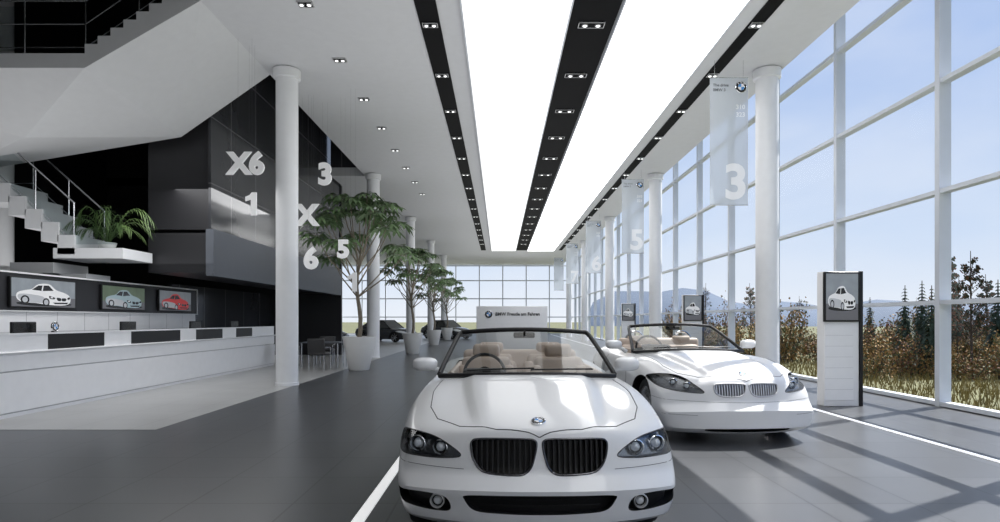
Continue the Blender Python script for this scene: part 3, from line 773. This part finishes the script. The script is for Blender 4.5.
def kiosk(x,y,rz=0):
    e=thing('information_kiosk','tall slim white display pillar with dark side and framed car poster','display kiosk',(x,y,0),rz,group='white poster pillars along glass')
    hz=2.22
    mb=MB('white'); mb.rbox((0.0,.06,hz/2),(.60,.20,hz),.012); mb.build('body',e)
    mb=MB('white','seam')
    for q in range(7):
        a=.1+1.25*q/7; mb.m(0).box(-.28,.20,-.050,-.041,a,a+.174); 
    mb.m(1).box(-.275,.195,-.045,-.041,.1,1.34); mb.build('slatted_front',e)
    mb=MB('trimb'); mb.rbox((.33,.06,hz/2),(.055,.24,hz+.01),.006); mb.build('side_edge',e)
    mb=MB('trimb'); mb.rbox((-.02,-.065,1.80),(.60,.05,.82),.012); mb.build('poster_frame',e)
    mb=MB('scr_bg','scr_fl','scr_dark','scr_white','scr_white','scr_grey'); picture(mb,Vector((-.02,-.091,1.80)),.54,.76,(Vector((1,0,0)),Vector((0,0,1)),Vector((0,-1,0))),.9); mb.build('poster',e,recalc=False)
    return e
k0=kiosk(5.62,10.25,math.radians(3)); dup(k0,(6.15,19.8,0)); dup(k0,(6.2,30.0,0))

# ============================================================ BACK SIGN WALL
e=thing('sign_wall','freestanding white wall with slogan lettering and round emblem','sign',(.54,28,0))
mb=MB('white'); mb.rbox((0,0,1.02),(3.2,.25,2.04),.02); mb.build('panel',e)
mb=MB('darktext'); mb.mesh(textmesh('BMW Freude am Fahren',.20,.008,.006,'LEFT'),Matrix.Translation((-.75,-.135,1.68))@FACE); mb.build('lettering',e)
mb=MB('chrome','trimb','blue','white'); roundel(mb,Matrix.Translation((-1.05,-.126,1.68))@FACE,.17,0,1,2,3); mb.build('badge',e)

# ============================================================ TREES
def leaflet(mb,o,d,n,L,w,droop=.25):
    d=d.normalized(); s=d.cross(n)
    if s.length<1e-5: s=d.orthogonal()
    s.normalize(); dn=Vector((0,0,-1))
    p0=o; p1=o+d*L*.35+dn*droop*L*.08; p2=o+d*L*.7+dn*droop*L*.35; p3=o+d*L*.95+dn*droop*L*.8
    mb.add([p0,p1+s*w*.5,p1-s*w*.5,p2+s*w*.42,p2-s*w*.42,p3],[(0,2,1),(1,2,4,3),(3,4,5)])
def palmate(mb,o,d,R,n=9):
    up=Vector((0,0,1)); f=Vector((d.x,d.y,0))
    f=f.normalized() if f.length>1e-4 else Vector((1,0,0)); s=up.cross(f)
    tilt=random.uniform(.1,.9)
    for q in range(n):
        a=math.radians(-150+300*q/(n-1)); v=f*math.cos(a)+s*math.sin(a)-up*tilt*max(-.3,math.cos(a))
        leaflet(mb,o,v,up,R*(1-.25*abs(a)/2.6),R*.27,random.uniform(.2,.6))
def indoor_tree(x,y,seed,lab,sc=1.0):
    random.seed(seed)
    e=thing('potted_tree',lab,'potted tree',(x,y,0),sc=sc,group='potted trees in tapered white planters')
    mb=MB('pot'); mb.lathe([(0,0),(.27,0),(.29,.02),(.46,.90),(.47,.95),(.43,.95),(.41,.86),(0,.86)],Matrix.Identity(4),36); mb.build('pot',e)
    mb=MB('soil'); mb.lathe([(.41,.87),(.25,.90),(.001,.90)],Matrix.Identity(4),24); mb.build('soil',e)
    tr=MB('bark'); lf=MB('leaf','bark')
    tips=[]
    trunk=[Vector((math.sin(t*.9)*.05,math.cos(t*.8)*.04-.04,.86+t*.30)) for t in range(9)]
    tr.tube(trunk,[.068-.004*t for t in range(9)],9)
    nb=20
    for b in range(nb):
        f=b/(nb-1); a=b*2.4+random.uniform(-.2,.2); st=trunk[4+min(4,int(f*5))]
        # umbrella: wide low ring, rounded top
        ph=f*math.pi/2*.95; rr=1.25*math.cos(ph*.92)*random.uniform(.85,1.05)+.08; tz=3.25+1.55*math.sin(ph)+random.uniform(-.12,.12)
        tip=Vector((math.cos(a)*rr,math.sin(a)*rr,tz)); mid=st.lerp(tip,.55)+Vector((math.cos(a)*.06,math.sin(a)*.06,-.08))
        tr.tube([st,mid,tip],[.024,.017,.010],6); tips.append((tip,1.0-.1*f))
    tr.build('trunk',e)
    for tip,k_ in tips:
        n=8
        for q in range(n):
            a=2*math.pi*q/n+random.uniform(-.3,.3); el=random.uniform(-.2,.4); L=random.uniform(.16,.36)
            d=Vector((math.cos(a)*math.cos(el),math.sin(a)*math.cos(el),math.sin(el))); o=tip+d*L
            lf.m(1).tube([tip,tip.lerp(o,.5)+Vector((0,0,.03)),o],.005,4); lf.m(0); palmate(lf,o,d,random.uniform(.30,.40)*k_)
    lf.build('foliage',e,recalc=False)
    return e
t0=indoor_tree(-4.0,17.6,3,'large broad-leaved tree in tapered white pot by column')
indoor_tree(-3.65,25.9,11,'smaller broad-leaved tree in white pot farther along',.92)
t2=indoor_tree(-3.75,35.2,15,'broad-leaved tree in white pot near hall end',.9)
dup(t2,(-3.8,44.5,0))

# ============================================================ RECEPTION COUNTER
e=thing('reception_counter','long glossy white reception counter with dark upper panels','counter',(-7.1,8.2,0))
mb=MB('white','seam'); mb.box(-.62,0,0,11.3,.0,.06); mb.box(-.7,0.02,0,11.3,.08,.66); mb.m(1).box(-.66,-.01,0.01,11.29,.06,.08); mb.m(1).box(-.66,-.02,.01,11.29,.66,.68); mb.m(0).box(-.7,0.0,0,11.3,.68,.93); mb.build('body',e)
mb=MB('white'); mb.rbox((-.34,5.65,.945),(.78,11.34,.03),.01,1); mb.build('worktop',e)
mb=MB('white')
segs=[(0,1.55,0),(1.55,2.95,1),(2.95,3.75,0),(3.75,5.6,1),(5.6,6.3,0),(6.3,7.7,1),(7.7,8.5,0),(8.5,9.6,1),(9.6,11.3,0)]
for a,b,d in segs:
    if not d: mb.box(-.05,-.01,a,b,.96,1.20)
mb.box(-.12,.0,0,11.3,1.20,1.225); mb.build('upper_ledge',e)
for a,b,d in segs:
    if d: 
        MB('trimb').box(-.045,-.012,a+.01,b-.01,.96,1.20).build('dark_panel',e)
e=thing('computer_monitor','black desktop monitor standing on the white counter','monitor',(-7.38,9.6,.962),rz=math.radians(90),group='monitors on the reception counter')
mb=MB('trimb'); mb.rbox((0,0,.01),(.22,.16,.02),.008); mb.cyl((0,0,.02),(0,0,.14),.02,n=12); mb.build('stand',e)
mb=MB('trimb','scr_dark'); mb.rbox((0,0,.28),(.5,.04,.3),.012); mb.m(1).box(-.23,.23,-.023,-.02,.15,.41); mb.build('screen',e)
for yy in (12.3,15.0,17.2): dup(e,(-7.38,yy,.962))
e=thing('round_emblem_sign','small round black and blue emblem on upper ledge','emblem',(-7.16,9.95,1.225))
mb=MB('chrome','trimb','blue','white'); mb.m(1).box(-.02,.02,-.04,.04,0,.02); roundel(mb,Matrix.Translation((.02,0,.09))@basis(Vector((1,0,0))),.08,0,1,2,3); mb.build('badge',e)

e=thing('display_wall','low white tiled partition topped with black screen band','partition wall',(-8.5,8.0,0))
mb=MB('white','seam'); mb.box(-.2,0,0,9.3,0,1.57)
for z in (.4,.8,1.2): mb.m(1).box(0,.003,0,9.3,z,z+.01)
for q in range(1,12): mb.m(1).box(0,.003,q*.78,q*.78+.01,0,1.57)
mb.build('tiled_base',e)
mb=MB('black','white'); mb.box(-.22,.03,0,9.3,1.59,2.24); mb.m(1).box(-.24,.05,0,9.3,2.24,2.27); mb.m(1).box(-.24,.05,0,9.3,1.57,1.59); mb.m(1).box(-.24,.05,9.3,9.33,1.57,2.27); mb.build('screen_band',e)
def tv(ya,yb,body,lab,bg='scr_bg'):
    e=thing('wall_television',lab,'television',(-8.44,(ya+yb)/2,1.64),group='televisions on the partition')
    w=(yb-ya); mb=MB('trimb'); mb.rbox((0,0,.27),(.05,w,.54),.01); mb.build('television_frame',e)
    mb=MB(bg,'scr_fl','scr_dark',body,'scr_white','scr_grey'); picture(mb,Vector((.027,0,.27)),w-.05,.50,(Vector((0,1,0)),Vector((0,0,1)),Vector((1,0,0))),1.4); mb.build('screen',e,recalc=False)
tv(10.65,12.3,'scr_white','wide television showing a white car'); tv(13.1,14.7,'scr_teal','television showing a pale blue car on road','scr_tealbg'); tv(15.3,16.9,'scr_red','television showing a red car')

# ============================================================ STAIRS
e=thing('upper_staircase','folded white staircase with landing under the ceiling','staircase',(0,0,0))
mb=MB('stair')
x0,x1=-7.1,-5.12
top=[]; n=9
for q in range(n):
    xa=x0+(x1-x0)*q/n; xb_=x0+(x1-x0)*(q+1)/n; z=6.0+(1.25)*q/n+.14
    top+= [(xa,z),(xb_,z)]
poly=[(x1,6.88)]+[(x0,5.73)]+top
N=len(poly)
vn=[(x,10.6,z) for x,z in poly]; far=[(x1,6.88),(x0,5.49)]+top; vf=[(x,13.8,z) for x,z in far]
mb.add(vn+vf,[tuple(range(N)),tuple(range(N,2*N))[::-1]]+[(i,(i+1)%N,N+(i+1)%N,N+i) for i in range(N)])
mb.build('flight',e,ang=8)
mb=MB('stair')
v=[(-12.5,10.6,5.73),(-7.1,10.6,5.73),(-7.1,13.8,5.49),(-12.5,13.8,4.6),(-12.5,10.6,5.98),(-7.1,10.6,5.98),(-7.1,13.8,5.98),(-12.5,13.8,5.98),(-9.2,12.0,4.95)]
mb.add(v,[(0,1,8),(1,2,8),(2,3,8),(3,0,8),(4,5,6,7),(0,1,5,4),(1,2,6,5),(2,3,7,6),(3,0,4,7)]); mb.build('landing',e,ang=2)
def rail(par,pts,h=.95,rows=2):
    pts=[Vector(p) for p in pts]; mb=MB('steel')
    for r in range(rows):
        z=h*(1-r*.85/max(1,rows-1)); mb.tube([p+Vector((0,0,z)) for p in pts],.02 if r==0 else .010,6)
    for a,b in zip(pts,pts[1:]):
        L=(b-a).length; k_=max(1,int(L/1.0))
        for q in range(k_+1):
            p=a.lerp(b,q/k_); mb.cyl(p,p+Vector((0,0,h)),.014,n=6)
    mb.build('railing',par)
def railglass(par,a,b,h=.85):
    a=Vector(a);b=Vector(b); MB('railglass').add([a+Vector((0,0,.08)),b+Vector((0,0,.08)),b+Vector((0,0,h)),a+Vector((0,0,h))],[(0,1,2,3)]).build('railing_glass',par,recalc=False)
rail(e,[(-12.4,13.7,5.98),(-7.1,13.7,5.98),(-5.3,13.7,7.2)],rows=3); rail(e,[(-12.4,10.7,5.98),(-7.15,10.7,5.98),(-5.3,10.7,7.25)],rows=3)
railglass(e,(-12.3,10.7,5.98),(-7.2,10.7,5.98)); railglass(e,(-12.3,13.7,5.98),(-7.2,13.7,5.98)); railglass(e,(-7.15,10.7,5.98),(-5.3,10.7,7.25))

e=thing('lower_staircase','white lower stair flight with glass balustrade and landing blocks','staircase',(0,0,0))
mb=MB('stair') 
n=5
for q in range(n):
    xa=-8.85-.34*q; zt=2.92+.27*(q+1); mb.box(xa-.36,xa,12.9,14.0,zt-.40,zt)
mb.build('flight',e,ang=20)
mb=MB('stair'); mb.box(-11.4,-10.5,12.9,14.0,3.95,4.35); mb.build('upper_landing',e)
mb=MB('stair'); mb.box(-9.3,-7.85,12.9,14.0,2.70,2.92); mb.box(-10.2,-9.3,12.9,14.0,2.40,2.62); mb.build('lower_landing',e)
mb=MB('stair'); mb.box(-9.3,-8.74,13.1,13.9,0,2.40); mb.build('support_wall',e)
rail(e,[(-8.9,12.95,2.92),(-10.5,12.95,4.35),(-11.35,12.95,4.35)]); rail(e,[(-8.9,13.95,2.92),(-10.5,13.95,4.35),(-11.35,13.95,4.35)])
railglass(e,(-8.9,12.95,2.92),(-10.5,12.95,4.35)); railglass(e,(-10.55,12.95,4.35),(-11.3,12.95,4.35)); railglass(e,(-7.9,12.95,2.92),(-8.9,12.95,2.92))

e=thing('potted_palm','green arching palm in a white bowl on stair landing','potted plant',(-8.45,13.35,2.92))
mb=MB('pot'); mb.lathe([(0,0),(.14,0),(.18,.16),(.15,.16),(0,.13)],Matrix.Identity(4),24); mb.build('pot',e)
mb=MB('palm'); random.seed(5)
for q in range(20):
    a=2*math.pi*q/20+random.uniform(-.2,.2); L=random.uniform(.62,.95); pts=[]
    for t in range(9):
        f=t/8; pts.append(Vector((math.cos(a)*L*f,math.sin(a)*L*f*.45,.14+.78*math.sin(f*2.35)*(.7+.3*math.sin(q*1.7)) )))
    mb.tube(pts,.006,4)
    for t in range(2,9):
        d=(pts[t]-pts[t-1]).normalized(); s_=d.cross(Vector((0,0,1))).normalized()
        for g in (-1,1):
            for o_ in (0,.5): leaflet(mb,pts[t].lerp(pts[t-1],o_),d*.9+s_*g*.6,Vector((0,0,1)),.20,.018,.9)
mb.build('fronds',e,recalc=False)

# ============================================================ TABLE AND CHAIRS
e=thing('meeting_table','small grey-topped meeting table with steel legs','table',(-5.4,18.9,.004))
mb=MB('band'); mb.rbox((0,0,.735),(1.2,.8,.03),.01); mb.build('table_top',e)
for sx in (-.54,.54):
    for sy in (-.34,.34): MB('steel').cyl((sx,sy,0),(sx,sy,.72),.02,n=10).build('leg',e)
ch=thing('lounge_chair','dark leather chair with steel legs at the table','chair',(-6.45,18.9,.004),rz=math.radians(80),group='dark chairs around the meeting table')
mb=MB('darkleather'); mb.rbox((0,0,.45),(.5,.5,.09),.035); mb.build('seat',ch)
mb=MB('darkleather'); mb.rbox((0,.24,.68),(.5,.07,.42),.03,mx=Matrix.Rotation(math.radians(-8),4,'X')); mb.build('backrest',ch)
for sg in (-1,1): MB('steel').tube([(sg*.25,-.22,0),(sg*.25,-.22,.62),(sg*.25,.22,.64)],.014,8).build('armrest',ch)
for sx in (-.22,.22): MB('steel').cyl((sx,.22,0),(sx,.22,.42),.014,n=8).build('leg',ch)
dup(ch,(-4.45,19.0,.004),math.radians(-85)); dup(ch,(-5.6,19.95,.004),math.radians(5)); dup(ch,(-5.2,17.85,.004),math.radians(175))

# ============================================================ EXTERIOR
o=MB('grass').box(7.5,400,-60,400,-.4,-.05).build('ground',kind='structure')
o=MB('grass').box(-400,7.5,61.8,400,-.4,-.05).build('ground_rear',kind='structure')
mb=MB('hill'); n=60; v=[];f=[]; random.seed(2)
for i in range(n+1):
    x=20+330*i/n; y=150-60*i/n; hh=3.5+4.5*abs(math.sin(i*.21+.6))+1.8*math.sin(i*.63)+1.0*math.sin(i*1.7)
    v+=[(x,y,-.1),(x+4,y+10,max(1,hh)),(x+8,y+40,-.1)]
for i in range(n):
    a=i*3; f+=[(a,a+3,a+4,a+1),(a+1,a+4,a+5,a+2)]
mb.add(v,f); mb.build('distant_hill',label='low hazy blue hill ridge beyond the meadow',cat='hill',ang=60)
mb=MB('blade'); random.seed(9)
for q in range(6000):
    Y=random.uniform(9,24); X=random.uniform(7.7,7.7+Y*.45); hh=random.uniform(.05,.22); a=random.uniform(0,6.28); dx,dy=math.cos(a)*.015,math.sin(a)*.015
    mb.add([(X-dx,Y-dy,-.05),(X+dx,Y+dy,-.05),(X+random.uniform(-.08,.08),Y+random.uniform(-.08,.08),hh)],[(0,1,2)])
mb.build('golden_grass',recalc=False,label='tall golden dry grass growing outside the glass',cat='grass',kind='stuff')
def bushmesh(cols,seed,n=2000):
    random.seed(seed); mb=MB('twig',*cols)
    blobs=[]
    for q in range(18):
        a=random.uniform(0,6.28); r=random.uniform(.05,.42); hgt=random.uniform(.4,1.05)*(1.15-r*.7)
        p=[Vector((math.cos(a)*r*.3,math.sin(a)*r*.3,0)),Vector((math.cos(a)*r*.7,math.sin(a)*r*.7,hgt*.5)),Vector((math.cos(a)*r,math.sin(a)*r,hgt))]
        mb.m(0).tube(p,[.010,.007,.002],5); blobs.append(p)
    for q in range(n):
        p=random.choice(blobs); t=random.uniform(.1,1); mb.m(random.choice(range(1,len(cols)+1)))
        c=p[0].lerp(p[1],t*2) if t<.5 else p[1].lerp(p[2],t*2-1)
        wd=.14*(1.25-t); c=c+Vector((random.gauss(0,wd),random.gauss(0,wd),random.gauss(0,.05))); c.z=max(.03,c.z); s_=random.uniform(.008,.018)
        rt=Euler((random.uniform(0,6),random.uniform(0,6),random.uniform(0,6))).to_matrix()
        mb.add([c+rt@Vector(p_)*s_ for p_ in ((-1,-1,0),(1,-1,0),(1,1,0),(-1,1,0))],[(0,1,2,3)])
    return mb
def conifermesh(seed):
    random.seed(seed); mb=MB('conifer','twig'); mb.m(1).cyl((0,0,0),(0,0,.98),.02,.004,n=6); mb.m(0)
    for L in range(26):
        z=.08+.90*L/26; R=.20*(1-z)+.02
        for q in range(13):
            a=2*math.pi*q/13+L*.7+random.uniform(-.2,.2); rr=R*random.uniform(.6,1.2)
            d=Vector((math.cos(a),math.sin(a),-.25)); leaflet(mb,Vector((0,0,z)),d,Vector((0,0,1)),rr,rr*.35,.5)
    return mb
def baremesh(seed):
    random.seed(seed); mb=MB('twig','autumn','conifer')
    mb.tube([(0,0,0),(.01,0,.5),(0,.01,1)],[.008,.006,.002],6)
    for q in range(90):
        z=.2+.75*random.random(); a=random.uniform(0,6.28); L=.12*(1.2-z)
        p=[Vector((0,0,z)),Vector((math.cos(a)*L*.6,math.sin(a)*L*.6,z+L*.6)),Vector((math.cos(a)*L,math.sin(a)*L,z+L*1.3))]
        mb.m(0).tube(p,[.002,.0015,.001],4)
        for w_ in range(9):
            mb.m(random.choice((1,2,2)))
            c=p[1].lerp(p[2],random.random())+Vector((random.uniform(-.015,.015),random.uniform(-.015,.015),0)); s_=.006
            mb.add([c+Vector((-s_,0,-s_)),c+Vector((s_,0,-s_)),c+Vector((s_,s_,s_)),c+Vector((-s_,s_,s_))],[(0,1,2,3)])
    return mb
b1=bushmesh(('autumn','autumn2','gold'),1).build('autumn_bush',loc=(14,22,-.05),recalc=False,label='reddish brown autumn bush outside the glass',cat='bush',group='autumn bushes outside')
b2=bushmesh(('autumn2','gold','gold'),2).build('olive_bush',loc=(16,22,-.05),recalc=False,label='olive and gold leafy bush outside the glass',cat='bush',group='olive bushes outside')
cf=conifermesh(3).build('evergreen_tree',loc=(11,15.8,-.05),recalc=False,label='dark green conifer in dry grass outside',cat='tree',group='conifers outside')
bt=baremesh(4).build('bare_tree',loc=(12,16.6,-.05),label='slender nearly leafless tree outside the glass',cat='tree',group='bare trees outside')
b1.scale=(2,2,1.7); b2.scale=(2,2,1.5); cf.scale=(2.4,2.4,2.4); bt.scale=(3.4,3.4,3.4)
random.seed(21)
def place(src,px,Y,h,w):
    X=(px-500)/F*Y
    if X<8.9: return
    dup(src,(X,Y,-.05),random.uniform(0,6.28),(w,w,h))
for i,px in enumerate(range(672,1070,19)):
    Y=max(26 if i%2 else 21.5,9.6*F/(px-500)); place((b1,b2,b1,b1,b2)[i%5],px,Y+random.uniform(-.6,.6),random.choice((1.2,1.6,2.0,2.3)),random.uniform(1.5,1.9))
for i,px in enumerate(range(872,1060,32)):
    place((b2,b1)[i%2],px,15.5+random.uniform(-.5,.5),random.uniform(.8,1.3),random.uniform(1.1,1.4))
for px,Y,h in ((905,17.5,2.5),(922,18.5,2.7),(936,17.0,1.8),(870,24,2.4),(998,18.0,2.7)): place(cf,px,Y,h,h*1.0)
for px,Y,h in ((972,17.3,3.4),(986,19.3,2.9),(958,18.2,2.8),(705,29,3.2),(750,29,3.2),(800,24,2.4)): place(bt,px,Y,h,h*1.2)

# ============================================================ LIGHT / WORLD / CAMERA
w=bpy.data.worlds.new('World'); S.world=w; w.use_nodes=True; nt=w.node_tree; bg=nt.nodes['Background']
tc=nt.nodes.new('ShaderNodeTexCoord'); sp=nt.nodes.new('ShaderNodeSeparateXYZ'); nt.links.new(tc.outputs['Generated'],sp.inputs[0])
cr=nt.nodes.new('ShaderNodeValToRGB'); el=cr.color_ramp.elements; el[0].position=0; el[0].color=(.86,.90,.96,1); el[1].position=.75; el[1].color=(.20,.36,.76,1)
x_=el.new(.12); x_.color=(.62,.74,.93,1); x_=el.new(.36); x_.color=(.31,.48,.84,1)
nt.links.new(sp.outputs['Z'],cr.inputs[0])
nz=nt.nodes.new('ShaderNodeTexNoise'); nz.inputs['Scale'].default_value=1.6; nz.inputs['Detail'].default_value=5; mp=nt.nodes.new('ShaderNodeMapping'); mp.inputs['Scale'].default_value=(1,1,2.5)
nt.links.new(tc.outputs['Generated'],mp.inputs[0]); nt.links.new(mp.outputs[0],nz.inputs['Vector'])
mr=nt.nodes.new('ShaderNodeMapRange'); mr.inputs[1].default_value=.48; mr.inputs[2].default_value=.78; mr.inputs[4].default_value=.55; nt.links.new(nz.outputs['Fac'],mr.inputs[0])
mx=nt.nodes.new('ShaderNodeMix'); mx.data_type='RGBA'; mx.inputs[7].default_value=(.93,.95,.98,1); nt.links.new(mr.outputs[0],mx.inputs[0]); nt.links.new(cr.outputs[0],mx.inputs[6]); nt.links.new(mx.outputs[2],bg.inputs[0])
bg.inputs[1].default_value=1.0
sd=bpy.data.lights.new('sun','SUN'); sd.energy=11.0; sd.angle=.006; sd.color=(1,.97,.93)
so=bpy.data.objects.new('sun',sd); col.objects.link(so)
d=Vector((-.60,-.36,-.95)); so.rotation_euler=d.to_track_quat('-Z','Y').to_euler(); so.location=(30,20,30)
def area(name,loc,sx,sy,en,up=True):
    l=bpy.data.lights.new(name,'AREA'); l.shape='RECTANGLE'; l.size=sx; l.size_y=sy; l.energy=en
    o=bpy.data.objects.new(name,l); col.objects.link(o); o.location=loc
    if up: o.rotation_euler=(math.pi,0,0)
    return o
area('fill_up_hall',(0.6,26,2.6),9,56,950)  # added fill aimed upward to brighten the ceiling; no real fixture
area('fill_up_stair',(-9.5,11.5,2.7),6,7,95)  # added fill lifting the stair underside; no lamp stands here
area('fill_down_reception',(-6.6,13.0,4.4),1.6,9,170,False)  # invented downward fill that brightens the counter area
cd=bpy.data.cameras.new('camera'); co=bpy.data.objects.new('camera',cd); col.objects.link(co)
co.location=(0,0,H); co.rotation_euler=(math.radians(90),0,0); cd.sensor_width=36; cd.lens=36*F/1000; cd.shift_y=.059; cd.clip_end=1000; cd.clip_start=.05
S.camera=co
